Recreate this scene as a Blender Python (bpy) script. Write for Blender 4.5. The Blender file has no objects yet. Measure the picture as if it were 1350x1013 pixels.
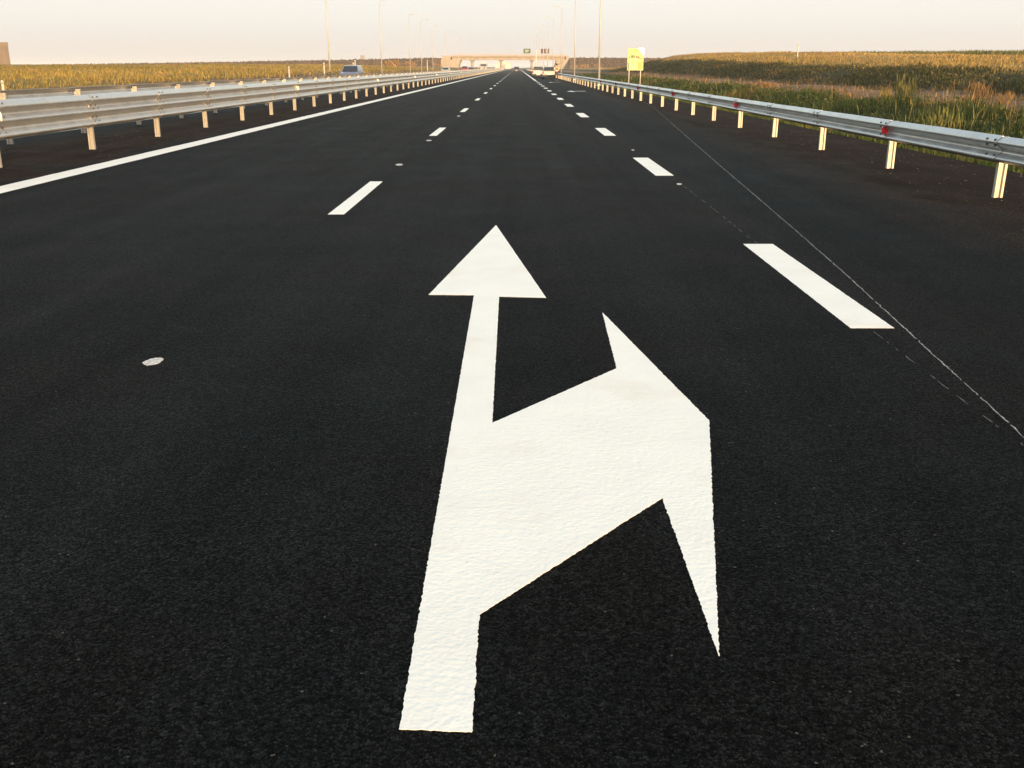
import bpy, bmesh, math, random
import numpy as np
from mathutils import Vector, Matrix
from mathutils.geometry import delaunay_2d_cdt
random.seed(7); rng = np.random.default_rng(7)
R = math.radians
SC = bpy.context.scene
COL = SC.collection

# ------------------------------------------------------------------ camera
W, H, F = 1350.0, 1013.0, 1300.0            # photo size and focal length in photo pixels
HC = 1.43                                    # eye height above the asphalt
PITCH = math.atan((H/2 - 89.0)/F)
YAW = math.atan(7.0/F*math.cos(PITCH))
cam_d = bpy.data.cameras.new('camera'); cam = bpy.data.objects.new('camera', cam_d); COL.objects.link(cam)
cam_d.sensor_width = 36.0; cam_d.lens = F/W*36.0; cam_d.clip_start = 0.05; cam_d.clip_end = 20000
cam.location = (0, 0, HC); cam.rotation_euler = (math.pi/2 - PITCH, 0, YAW)
SC.camera = cam
CAMROT = cam.rotation_euler.to_matrix()

def ray(px, py):
    return CAMROT @ Vector(((px - W/2)/F, -(py - H/2)/F, -1.0))
def ground(px, py, z=0.0):                   # photo pixel -> point on the plane at height z
    d = ray(px, py); t = (z - HC)/d.z
    return Vector((d.x*t, d.y*t, z))
def at_x(px, X):                             # distance along the road of a pixel column at lateral offset X
    d = ray(px, 95); return X/d.x*d.y
def z_at(px, py, Y):
    d = ray(px, py); return HC + d.z/d.y*Y

# ------------------------------------------------------------------ world, sun, exposure
SUN_EL, SUN_AZ = R(5.4), R(24)               # sun behind the camera, a little to the right
sun_from = Vector((math.sin(SUN_AZ)*math.cos(SUN_EL), -math.cos(SUN_AZ)*math.cos(SUN_EL), math.sin(SUN_EL)))
world = bpy.data.worlds.new('World'); SC.world = world; world.use_nodes = True
wn, wl = world.node_tree.nodes, world.node_tree.links
sky = wn.new('ShaderNodeTexSky'); sky.sky_type = 'NISHITA'; sky.sun_disc = False
sky.sun_elevation = SUN_EL; sky.sun_rotation = math.pi - SUN_AZ
sky.altitude = 0; sky.air_density = 1.0; sky.dust_density = 1.0; sky.ozone_density = 1.0
EXPOSURE, SKY = 2.17, 0.15
bg = wn['Background']; bg.inputs['Strength'].default_value = SKY
# the milky layer of haze along the horizon, the same all the way round, thinning out upwards into the Nishita sky
tc = wn.new('ShaderNodeTexCoord'); sep = wn.new('ShaderNodeSeparateXYZ'); wl.new(tc.outputs['Generated'], sep.inputs[0])
def ramp(vals, interp='LINEAR'):
    r = wn.new('ShaderNodeValToRGB'); r.color_ramp.interpolation = interp
    while len(r.color_ramp.elements) < len(vals): r.color_ramp.elements.new(0.5)
    for e, (p, c) in zip(r.color_ramp.elements, vals): e.position = p; e.color = (*c, 1)
    wl.new(sep.outputs['Z'], r.inputs['Fac']); return r.outputs['Color']
layer = ramp([(0.0, (.78, .69, .62)), (.015, (.84, .755, .68)), (.04, (.91, .86, .785)), (.07, (.975, .96, .87)), (.11, (.99, .985, .90))])
amount = ramp([(0.0, (1, 1, 1)), (.09, (1, 1, 1)), (.22, (.55,)*3), (.42, (.18,)*3), (.75, (0, 0, 0))])
gain = wn.new('ShaderNodeVectorMath'); gain.operation = 'SCALE'; gain.inputs['Scale'].default_value = 1.0/(SKY*2**EXPOSURE); wl.new(layer, gain.inputs[0])
mx = wn.new('ShaderNodeMix'); mx.data_type = 'RGBA'; wl.new(amount, mx.inputs['Factor'])
wb = wn.new('ShaderNodeVectorMath'); wb.operation = 'MULTIPLY'; wb.inputs[1].default_value = (1.60, 1.29, 1.10)   # the camera's warm white balance
wl.new(sky.outputs['Color'], wb.inputs[0]); wl.new(wb.outputs['Vector'], mx.inputs['A']); wl.new(gain.outputs['Vector'], mx.inputs['B']); wl.new(mx.outputs['Result'], bg.inputs['Color'])

sun_d = bpy.data.lights.new('sun', 'SUN'); sun = bpy.data.objects.new('sun', sun_d); COL.objects.link(sun)
sun_d.energy = 2.0; sun_d.angle = R(0.6); sun_d.color = (1.0, 0.63, 0.29)
sun.rotation_euler = (-sun_from).to_track_quat('-Z', 'Y').to_euler(); sun.location = (30, -60, 30)
vs = SC.view_settings; vs.view_transform = 'Standard'; vs.look = 'None'; vs.gamma = 1.0; vs.use_curve_mapping = False
vs.exposure = EXPOSURE
SC.cycles.use_denoising = True
SC.cycles.volume_bounces = 1; SC.cycles.max_bounces = 5

# ------------------------------------------------------------------ materials
def mat(name):
    m = bpy.data.materials.new(name); m.use_nodes = True
    nt = m.node_tree; b = nt.nodes['Principled BSDF']
    return m, nt.nodes, nt.links, b
def simple(name, col, rough=0.6, metal=0.0, noise=0.0, nscale=6.0, coat=0.0, bump=0.0, coat_rough=0.03):
    m, n, l, b = mat(name)
    b.inputs['Base Color'].default_value = (*col, 1); b.inputs['Roughness'].default_value = rough
    b.inputs['Metallic'].default_value = metal; b.inputs['Coat Weight'].default_value = coat; b.inputs['Coat Roughness'].default_value = coat_rough
    if noise or bump:
        tc = n.new('ShaderNodeTexCoord'); t = n.new('ShaderNodeTexNoise'); t.inputs['Scale'].default_value = nscale
        t.inputs['Detail'].default_value = 6
        l.new(tc.outputs['Object'], t.inputs['Vector'])
        if noise:
            r = n.new('ShaderNodeMapRange'); r.inputs['From Min'].default_value = 0.3; r.inputs['From Max'].default_value = 0.7
            r.inputs['To Min'].default_value = 1 - noise; r.inputs['To Max'].default_value = 1 + noise
            l.new(t.outputs['Fac'], r.inputs['Value'])
            mx = n.new('ShaderNodeVectorMath'); mx.operation = 'SCALE'; mx.inputs[0].default_value = col
            l.new(r.outputs['Result'], mx.inputs['Scale']); l.new(mx.outputs['Vector'], b.inputs['Base Color'])
        if bump:
            bp = n.new('ShaderNodeBump'); bp.inputs['Strength'].default_value = bump; bp.inputs['Distance'].default_value = 0.01
            l.new(t.outputs['Fac'], bp.inputs['Height']); l.new(bp.outputs['Normal'], b.inputs['Normal'])
    return m

def mathn(n, l, op, a, b=None, clamp=False):
    m = n.new('ShaderNodeMath'); m.operation = op; m.use_clamp = clamp
    for i, v in enumerate((a, b)):
        if v is None: continue
        if isinstance(v, (int, float)): m.inputs[i].default_value = v
        else: l.new(v, m.inputs[i])
    return m.outputs[0]
def maprange(n, l, v, a, b, c, d, smooth=False):
    r = n.new('ShaderNodeMapRange')
    if smooth: r.interpolation_type = 'SMOOTHSTEP'
    l.new(v, r.inputs['Value'])
    for k, x in zip(('From Min', 'From Max', 'To Min', 'To Max'), (a, b, c, d)): r.inputs[k].default_value = x
    return r.outputs['Result']
def mixc(n, l, f, a, b, blend='MIX'):
    m = n.new('ShaderNodeMix'); m.data_type = 'RGBA'; m.blend_type = blend
    for k, v in (('Factor', f), ('A', a), ('B', b)):
        if isinstance(v, (int, float)): m.inputs[k].default_value = v
        elif isinstance(v, tuple): m.inputs[k].default_value = (*v, 1)
        else: l.new(v, m.inputs[k])
    return m.outputs['Result']
def noise_tex(n, l, vec, scale, detail=4, rough=0.55):
    t = n.new('ShaderNodeTexNoise'); t.inputs['Scale'].default_value = scale
    t.inputs['Detail'].default_value = detail; t.inputs['Roughness'].default_value = rough
    l.new(vec, t.inputs['Vector']); return t.outputs['Fac']
def voronoi(n, l, vec, scale, out='Distance', feature='F1'):
    t = n.new('ShaderNodeTexVoronoi'); t.feature = feature; t.inputs['Scale'].default_value = scale
    l.new(vec, t.inputs['Vector']); return t.outputs[out]

def asphalt_mat():
    m, n, l, b = mat('fresh_asphalt')
    g = n.new('ShaderNodeNewGeometry'); P = g.outputs['Position']
    sx = n.new('ShaderNodeSeparateXYZ'); l.new(P, sx.inputs[0]); X, Y = sx.outputs['X'], sx.outputs['Y']
    stone = voronoi(n, l, P, 140.0); stone_c = voronoi(n, l, P, 140.0, 'Color'); edge = voronoi(n, l, P, 140.0, 'Distance', 'DISTANCE_TO_EDGE')
    sepc = n.new('ShaderNodeSeparateColor'); l.new(stone_c, sepc.inputs[0])
    fine = noise_tex(n, l, P, 320.0, 2); mid = noise_tex(n, l, P, 34.0, 5, 0.65); big = noise_tex(n, l, P, 0.9, 5, 0.6)
    # streaks along the paving direction
    mp = n.new('ShaderNodeMapping'); mp.inputs['Scale'].default_value = (1.6, 0.05, 1); l.new(P, mp.inputs['Vector'])
    streak = noise_tex(n, l, mp.outputs['Vector'], 1.0, 4, 0.6)
    v = maprange(n, l, mathn(n, l, 'POWER', sepc.outputs['Red'], 2.2), 0, 1, 0.5, 2.1)
    v = mathn(n, l, 'MULTIPLY', v, maprange(n, l, edge, 0.0, 0.16, 0.35, 1.15))
    v = mathn(n, l, 'MULTIPLY', v, maprange(n, l, big, 0.3, 0.7, 0.80, 1.18))
    v = mathn(n, l, 'MULTIPLY', v, maprange(n, l, streak, 0.3, 0.7, 0.76, 1.24))
    v = mathn(n, l, 'MULTIPLY', v, maprange(n, l, mid, 0.32, 0.68, 0.5, 1.5))
    base = n.new('ShaderNodeVectorMath'); base.operation = 'SCALE'; l.new(mixc(n, l, maprange(n, l, noise_tex(n, l, P, 0.55, 4, 0.6), 0.38, 0.62, 0, 1), (0.0032, 0.0048, 0.0062), (0.0047, 0.0050, 0.0050)), base.inputs[0])
    l.new(v, base.inputs['Scale'])
    # a few pale chips of stone
    fc = voronoi(n, l, P, 160.0, 'Color'); sf = n.new('ShaderNodeSeparateColor'); l.new(fc, sf.inputs[0])
    chips = mathn(n, l, 'GREATER_THAN', sf.outputs['Green'], 0.9994)
    c = mixc(n, l, mathn(n, l, 'MULTIPLY', chips, 0.6), base.outputs['Vector'], (0.14, 0.13, 0.11))
    # brown soil trodden onto both shoulders
    wob = maprange(n, l, noise_tex(n, l, P, 0.55, 5, 0.62), 0.3, 0.7, -0.7, 0.7)
    xr = mathn(n, l, 'ADD', X, wob)
    right = maprange(n, l, xr, 3.5, 5.3, 0, 1, True)
    left = maprange(n, l, xr, -6.5, -7.2, 0, 1, True)
    leftend = maprange(n, l, xr, -9.6, -8.9, 0, 1, True)
    dirt = mathn(n, l, 'MAXIMUM', right, mathn(n, l, 'MULTIPLY', left, leftend))
    dn = maprange(n, l, noise_tex(n, l, P, 5.0, 6, 0.7), 0.3, 0.7, 0.45, 1.0)
    dirtf = mathn(n, l, 'MULTIPLY', mathn(n, l, 'MULTIPLY', dirt, dn), 0.95)
    dc = n.new('ShaderNodeVectorMath'); dc.operation = 'SCALE'; dc.inputs[0].default_value = (0.026, 0.0145, 0.0098)
    l.new(mathn(n, l, 'MULTIPLY', v, maprange(n, l, noise_tex(n, l, P, 40.0, 4), 0.3, 0.7, 0.6, 1.5)), dc.inputs['Scale'])
    c = mixc(n, l, dirtf, c, dc.outputs['Vector'])
    l.new(c, b.inputs['Base Color'])
    rg = maprange(n, l, mid, 0.3, 0.7, 0.66, 0.86); l.new(mathn(n, l, 'MAXIMUM', rg, mathn(n, l, 'MULTIPLY', dirt, 0.9)), b.inputs['Roughness'])
    l.new(mathn(n, l, 'MULTIPLY', v, 0.062), b.inputs['Specular IOR Level'])
    h = mathn(n, l, 'ADD', mathn(n, l, 'MULTIPLY', stone, -1.0), mathn(n, l, 'MULTIPLY', fine, 0.35))
    h = mathn(n, l, 'ADD', h, mathn(n, l, 'MULTIPLY', mid, 0.5))
    bp = n.new('ShaderNodeBump'); bp.inputs['Strength'].default_value = 0.95; bp.inputs['Distance'].default_value = 0.008
    l.new(h, bp.inputs['Height']); l.new(bp.outputs['Normal'], b.inputs['Normal'])
    return m
def paint_mat():
    m, n, l, b = mat('white_road_paint')
    g = n.new('ShaderNodeNewGeometry'); P = g.outputs['Position']
    big = noise_tex(n, l, P, 3.0, 5, 0.6); speck = noise_tex(n, l, P, 55.0, 3); stain = noise_tex(n, l, P, 1.3, 4, 0.6)
    c = mixc(n, l, maprange(n, l, big, 0.35, 0.7, 0, 1), (0.83, 0.83, 0.765), (0.78, 0.78, 0.72))
    c = mixc(n, l, maprange(n, l, stain, 0.57, 0.72, 0, 0.4), c, (0.66, 0.58, 0.46))
    c = mixc(n, l, maprange(n, l, speck, 0.70, 0.76, 0, 0.55), c, (0.35, 0.30, 0.24))
    l.new(c, b.inputs['Base Color']); b.inputs['Roughness'].default_value = 0.75
    b.inputs['Specular IOR Level'].default_value = 0.25
    st = voronoi(n, l, P, 75.0, feature='SMOOTH_F1'); md = noise_tex(n, l, P, 26.0, 5, 0.65)
    h = mathn(n, l, 'ADD', mathn(n, l, 'MULTIPLY', st, -0.5), md)
    bp = n.new('ShaderNodeBump'); bp.inputs['Strength'].default_value = 0.32; bp.inputs['Distance'].default_value = 0.006
    l.new(h, bp.inputs['Height']); l.new(bp.outputs['Normal'], b.inputs['Normal'])
    return m
def galv_mat(name, col=(0.39, 0.385, 0.375), rough=0.36, metal=0.66, streaky=True):
    m, n, l, b = mat(name)
    g = n.new('ShaderNodeNewGeometry'); P = g.outputs['Position']
    sp = voronoi(n, l, P, 30.0, 'Color'); s = n.new('ShaderNodeSeparateColor'); l.new(sp, s.inputs[0])
    big = noise_tex(n, l, P, 2.2, 5, 0.6)
    v = mathn(n, l, 'MULTIPLY', maprange(n, l, s.outputs['Red'], 0, 1, 0.9, 1.08), maprange(n, l, big, 0.3, 0.7, 0.84, 1.1))
    c = n.new('ShaderNodeVectorMath'); c.operation = 'SCALE'; c.inputs[0].default_value = col; l.new(v, c.inputs['Scale'])
    dust = maprange(n, l, noise_tex(n, l, P, 9.0, 6, 0.7), 0.52, 0.75, 0, 0.45)
    l.new(mixc(n, l, dust, c.outputs['Vector'], (0.30, 0.25, 0.20)), b.inputs['Base Color'])
    b.inputs['Metallic'].default_value = metal
    l.new(maprange(n, l, big, 0.3, 0.7, rough - 0.08, rough + 0.12), b.inputs['Roughness'])
    return m
def ground_mat():
    m, n, l, b = mat('soil_and_turf')
    g = n.new('ShaderNodeNewGeometry'); P = g.outputs['Position']
    a = n.new('ShaderNodeAttribute'); a.attribute_name = 'zone'
    n1 = noise_tex(n, l, P, 1.1, 6, 0.65); n2 = noise_tex(n, l, P, 0.06, 5, 0.6); n3 = noise_tex(n, l, P, 14.0, 5, 0.7)
    v = mathn(n, l, 'MULTIPLY', maprange(n, l, n1, 0.3, 0.7, 0.65, 1.3), maprange(n, l, n2, 0.3, 0.7, 0.75, 1.25))
    v = mathn(n, l, 'MULTIPLY', v, maprange(n, l, n3, 0.3, 0.7, 0.7, 1.3))
    c = n.new('ShaderNodeVectorMath'); c.operation = 'SCALE'; l.new(a.outputs['Color'], c.inputs[0]); l.new(v, c.inputs['Scale'])
    l.new(c.outputs['Vector'], b.inputs['Base Color']); b.inputs['Roughness'].default_value = 0.95
    b.inputs['Specular IOR Level'].default_value = 0.1
    bp = n.new('ShaderNodeBump'); bp.inputs['Strength'].default_value = 0.9; bp.inputs['Distance'].default_value = 0.12
    l.new(mathn(n, l, 'ADD', n1, mathn(n, l, 'MULTIPLY', n3, 0.3)), bp.inputs['Height']); l.new(bp.outputs['Normal'], b.inputs['Normal'])
    return m
def blade_mat():
    m, n, l, b = mat('grass_blades')
    a = n.new('ShaderNodeAttribute'); a.attribute_name = 'tone'
    l.new(a.outputs['Color'], b.inputs['Base Color']); b.inputs['Roughness'].default_value = 0.7
    b.inputs['Specular IOR Level'].default_value = 0.15
    tr = n.new('ShaderNodeBsdfTranslucent'); l.new(a.outputs['Color'], tr.inputs['Color'])
    mx = n.new('ShaderNodeMixShader'); mx.inputs[0].default_value = 0.3
    l.new(b.outputs[0], mx.inputs[1]); l.new(tr.outputs[0], mx.inputs[2]); l.new(mx.outputs[0], n['Material Output'].inputs['Surface'])
    return m
def concrete_mat(name, col):
    m, n, l, b = mat(name)
    g = n.new('ShaderNodeNewGeometry'); P = g.outputs['Position']
    mp = n.new('ShaderNodeMapping'); mp.inputs['Scale'].default_value = (1, 1, 0.15); l.new(P, mp.inputs['Vector'])
    v = mathn(n, l, 'MULTIPLY', maprange(n, l, noise_tex(n, l, mp.outputs['Vector'], 0.8, 6, 0.65), 0.3, 0.7, 0.72, 1.15),
              maprange(n, l, noise_tex(n, l, P, 7.0, 5, 0.6), 0.3, 0.7, 0.9, 1.1))
    c = n.new('ShaderNodeVectorMath'); c.operation = 'SCALE'; c.inputs[0].default_value = col; l.new(v, c.inputs['Scale'])
    l.new(c.outputs['Vector'], b.inputs['Base Color']); b.inputs['Roughness'].default_value = 0.9
    return m

M = dict(
    asphalt=asphalt_mat(), paint=paint_mat(), galv=galv_mat('galvanised_steel'), post=galv_mat('galvanised_post', (0.36, 0.345, 0.31), 0.5, 0.35),
    bolt=simple('dark_bolt', (0.10, 0.10, 0.11), 0.45, 0.8), ground=ground_mat(), blade=blade_mat(),
    spotpaint=simple('thin_white_paint', (0.50, 0.49, 0.47), 0.9, noise=.35, nscale=50), chalk=simple('chalk', (0.26, 0.25, 0.24), 0.95, noise=.6, nscale=60), faintchalk=simple('worn_chalk', (0.11, 0.105, 0.10), 0.95, noise=.6, nscale=60), redref=simple('red_reflector', (0.85, 0.008, 0.025), 0.22, coat=0.6),
    whiteref=simple('white_reflector', (0.85, 0.80, 0.62), 0.25, coat=0.6),
    polesteel=galv_mat('lamp_steel', (0.40, 0.40, 0.385), 0.55, 0.2), headgrey=simple('lamp_head_grey', (0.35, 0.35, 0.35), 0.5),
    lens=simple('lamp_lens', (0.6, 0.6, 0.55), 0.2), concrete=concrete_mat('concrete', (0.21, 0.18, 0.15)),
    concrete2=concrete_mat('pale_concrete', (0.28, 0.245, 0.205)), rail=simple('painted_rail', (0.42, 0.33, 0.26), 0.6, 0.2),
    green=simple('green_sign_face', (0.004, 0.065, 0.035), 0.45), brown=simple('violet_brown_sign_face', (0.028, 0.012, 0.026), 0.45),
    white=simple('white_enamel', (0.45, 0.44, 0.41), 0.45), signgrey=simple('sign_back_grey', (0.2, 0.2, 0.21), 0.55, 0.3),
    yellow=simple('yellow_sign_face', (0.29, 0.315, 0.06), 0.4, noise=0.2, nscale=3.0, coat=0.5, coat_rough=0.10),
    signgreen=simple('green_sign_print', (0.04, 0.13, 0.06), 0.45), signdark=simple('dark_sign_print', (0.035, 0.05, 0.015), 0.5),
    signochre=simple('ochre_sign_print', (0.30, 0.22, 0.03), 0.45), signpale=simple('pale_sign_print', (0.48, 0.48, 0.27), 0.45),
    glass=simple('car_glass', (0.015, 0.018, 0.022), 0.08, coat=0.4), tyre=simple('tyre_rubber', (0.015, 0.015, 0.015), 0.85),
    rim=simple('alloy_rim', (0.45, 0.45, 0.46), 0.35, 0.8), blackplastic=simple('black_plastic', (0.02, 0.02, 0.022), 0.6),
    tail=simple('tail_lamp', (0.38, 0.015, 0.012), 0.2, coat=0.5), headlamp=simple('head_lamp', (0.7, 0.7, 0.72), 0.12, coat=0.6),
    plate=simple('number_plate', (0.75, 0.75, 0.72), 0.5),
    cream2=concrete_mat('tan_coping', (0.15, 0.12, 0.095)), cream=concrete_mat('tan_render', (0.13, 0.105, 0.085)), roofwhite=simple('white_cladding', (0.40, 0.40, 0.39), 0.6, noise=0.06, nscale=0.3),
    skin=simple('skin', (0.42, 0.24, 0.16), 0.55), vest=simple('orange_vest', (0.50, 0.085, 0.02), 0.75), strip=simple('reflective_strip', (0.7, 0.68, 0.6), 0.4),
    trousers=simple('dark_trousers', (0.055, 0.04, 0.045), 0.85), hair=simple('dark_hair', (0.015, 0.010, 0.008), 0.7),
    shoe=simple('work_boot', (0.05, 0.035, 0.025), 0.7), wood=simple('dark_wood', (0.08, 0.05, 0.035), 0.8), bark=simple('dry_stem', (0.16, 0.10, 0.05), 0.9),
    shirt=simple('pale_shirt', (0.62, 0.55, 0.48), 0.8),
)
def paintcar(name, col): return simple('car_paint_' + name, col, 0.3, 0.1, coat=0.7)

# ------------------------------------------------------------------ mesh helpers
def link(o, parent=None):
    COL.objects.link(o)
    if parent is not None: o.parent = parent
    return o
def tag(o, label=None, cat=None, group=None, kind=None):
    for k, v in (('label', label), ('category', cat), ('group', group), ('kind', kind)):
        if v: o[k] = v
    return o
def empty(name, loc=(0, 0, 0), rz=0.0, label=None, cat=None, group=None):
    o = bpy.data.objects.new(name, None); o.empty_display_size = 0.2
    o.location = loc; o.rotation_euler = (0, 0, rz); COL.objects.link(o)
    return tag(o, label, cat, group)
def mesh_obj(name, me, parent=None, loc=None):
    o = bpy.data.objects.new(name, me); link(o, parent)
    if loc is not None: o.location = loc
    return o
class MB:
    def __init__(s): s.v = []; s.f = []
    def add(s, vs, fs):
        k = len(s.v); s.v += [tuple(p) for p in vs]; s.f += [tuple(i + k for i in f) for f in fs]; return s
    def box(s, x0, x1, y0, y1, z0, z1):
        return s.add([(x0,y0,z0),(x1,y0,z0),(x1,y1,z0),(x0,y1,z0),(x0,y0,z1),(x1,y0,z1),(x1,y1,z1),(x0,y1,z1)],
                     [(3,2,1,0),(4,5,6,7),(0,1,5,4),(1,2,6,5),(2,3,7,6),(3,0,4,7)])
    def tube(s, p, q, r0, r1=None, n=8, caps=True):
        r1 = r0 if r1 is None else r1
        p, q = Vector(p), Vector(q); d = (q - p).normalized(); u = d.orthogonal().normalized(); w = d.cross(u)
        vs = [c + (u*math.cos(2*math.pi*i/n) + w*math.sin(2*math.pi*i/n))*r for c, r in ((p, r0), (q, r1)) for i in range(n)]
        fs = [(i, (i+1) % n, n + (i+1) % n, n + i) for i in range(n)]
        if caps: fs += [tuple(range(n-1, -1, -1)), tuple(range(n, 2*n))]
        return s.add(vs, fs)
    def prism(s, poly, axis, a, b):          # poly in the two remaining axes
        def P(u, v, t): return (t, u, v) if axis == 'x' else (u, t, v) if axis == 'y' else (u, v, t)
        n = len(poly); vs = [P(u, v, a) for u, v in poly] + [P(u, v, b) for u, v in poly]
        return s.add(vs, [(i, (i+1) % n, n + (i+1) % n, n + i) for i in range(n)] + [tuple(range(n-1, -1, -1)), tuple(range(n, 2*n))])
    def mesh(s, name, m, smooth=False):
        me = bpy.data.meshes.new(name); me.from_pydata(s.v, [], s.f); me.materials.append(m)
        bm = bmesh.new(); bm.from_mesh(me); bmesh.ops.recalc_face_normals(bm, faces=bm.faces); bm.to_mesh(me); bm.free()
        if smooth: me.shade_smooth()
        return me
    def obj(s, name, m, parent=None, smooth=False, bevel=0.0, loc=None):
        o = mesh_obj(name, s.mesh(name, m, smooth), parent, loc)
        if bevel:
            b = o.modifiers.new('bevel', 'BEVEL'); b.width = bevel; b.segments = 2; b.limit_method = 'ANGLE'; b.angle_limit = R(35)
        return o

# ------------------------------------------------------------------ ground
def right_scale(x, y):
    a = np.interp(y, [0, 50, 100, 150, 190, 240, 400], [1, 1, 1.4, 2.0, 2.0, 0.8, 0.45])
    b = np.interp(y, [0, 80, 115, 160, 240, 270, 330], [1, 1, 1.25, 1.85, 2.3, 2.3, 0.6])
    c = np.interp(y, [0, 110, 130, 170, 240, 300, 380], [1, 1, 1.03, 1.22, 1.6, 1.7, 0.5])
    t = np.clip((x - 25)/15, 0, 1); u = np.clip((x - 43)/24, 0, 1)
    return np.where(x < 42, a*(1 - t) + b*t, b*(1 - u) + c*u)
def left_scale(y): return np.interp(y, [0, 60, 95, 130, 250, 600], [0.62, 0.7, 1.05, 1.5, 1.95, 1.95])
ROAD_R, ROAD_L = 7.15, -20.6
def gz(x, y):
    x = np.asarray(x, float); y = np.asarray(y, float)
    zr = np.interp(x, [7.05, 7.5, 9.5, 11, 15.3, 16.8, 19.8, 21.5, 24.5, 45, 68, 200, 5000],
                      [-.05, -.07, -.75, -.78, -.02, .22, .26, .72, 1.18, 1.98, 2.5, 3.0, 3.0])
    zr = np.where(zr > 0, zr*right_scale(x, y), zr)
    zl = np.interp(-x, [20.5, 21, 22.5, 25, 35, 50, 120, 5000], [-.05, -.04, 0, .36, .70, .92, 1.05, 1.05])*left_scale(y)
    z = np.where(x > 0, zr, zl)
    bump = 0.10*np.sin(x*.9 + 1.3*np.sin(y*.21))*np.sin(y*.37 + .7*np.sin(x*.5)) + 0.05*np.sin(x*2.1 + y*1.3)
    z = z + bump*np.where(x > 0, np.clip((x - 8)/2, 0, 1), np.clip((-x - 22.5)/3, 0, 1))
    return np.where((x < 7.05) & (x > -20.5), -.07, z)
def zone_col(x, y):
    x = np.asarray(x, float)[..., None]
    xs = np.array([-5000, -120, -60, -36, -27, -25, -22.5, -20.5, 7.3, 8.2, 15.0, 15.8, 19.6, 20.4, 24.0, 26, 60, 70, 5000])
    cs = np.array([(.17,.12,.05), (.19,.14,.05), (.22,.16,.05), (.22,.16,.05), (.17,.12,.045), (.15,.075,.04), (.11,.07,.045), (.07,.05,.04),
                   (.045,.033,.022), (.03,.035,.014), (.045,.045,.02), (.21,.125,.07), (.19,.115,.065), (.05,.045,.022), (.05,.05,.02),
                   (.26,.18,.06), (.26,.185,.065), (.11,.10,.035), (.14,.11,.045)])
    return np.concatenate([np.interp(x, xs, cs[:, k]) for k in range(3)], axis=-1)
def grid_axis(*spans):
    out = []
    for a, b, st in spans: out += list(np.arange(a, b, st))
    return np.array(sorted(set(np.round(out, 3))))
gx = np.concatenate([[-4000, -2500, -1500, -900, -500, -300, -200, -150, -120], np.arange(-100, -40, 6), np.arange(-40, -20.6, 1.2), [-20.5],
                     [7.05], np.arange(7.5, 28, .5), np.arange(28, 70, 3), [75, 90, 120, 160, 220, 320, 500, 900, 1500, 2500, 4000]])
gy = np.concatenate([[-80, -40], np.arange(-20, 90, 1.0), np.arange(90, 260, 3), np.arange(260, 400, 6), np.arange(400, 700, 20), [720, 800, 950, 1200, 1600, 2200, 3000, 4500]])
GX, GY = np.meshgrid(gx, gy); GZ = gz(GX, GY)
nv = GX.size; nx = len(gx); ny = len(gy)
me = bpy.data.meshes.new('ground')
ii = (np.arange(ny-1)[:, None]*nx + np.arange(nx-1)[None, :]).ravel()
faces = np.stack([ii, ii+1, ii+nx+1, ii+nx], 1)
def np_mesh(me, verts, quads):
    me.vertices.add(len(verts)); me.vertices.foreach_set('co', np.ascontiguousarray(verts, dtype=np.float32).ravel())
    k = quads.shape[1]; me.loops.add(quads.size); me.loops.foreach_set('vertex_index', quads.astype(np.int32).ravel())
    me.polygons.add(len(quads)); me.polygons.foreach_set('loop_start', np.arange(0, quads.size, k, dtype=np.int32))
    me.update(calc_edges=True)
def np_color(me, name, cols):
    at = me.color_attributes.new(name, 'FLOAT_COLOR', 'POINT')
    at.data.foreach_set('color', np.concatenate([cols, np.ones((len(cols), 1))], 1).astype(np.float32).ravel())
np_mesh(me, np.stack([GX.ravel(), GY.ravel(), GZ.ravel()], 1), faces)
np_color(me, 'zone', zone_col(GX.ravel(), GY.ravel())); me.materials.append(M['ground']); me.shade_smooth()
tag(mesh_obj('ground', me), kind='structure')

ROAD_END = 1050
tag(MB().box(-8.95, ROAD_R, -60, ROAD_END, -0.10, 0.0).obj('road', M['asphalt']), kind='structure')
tag(MB().box(ROAD_L, -8.953, -60, ROAD_END, -0.10, -0.003).obj('opposite_road', M['asphalt']), kind='structure')
tag(MB().box(-150, 150, ROAD_END + .01, ROAD_END + 12, -0.10, 0.0).obj('crossing_road', M['asphalt']), kind='structure')

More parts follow.
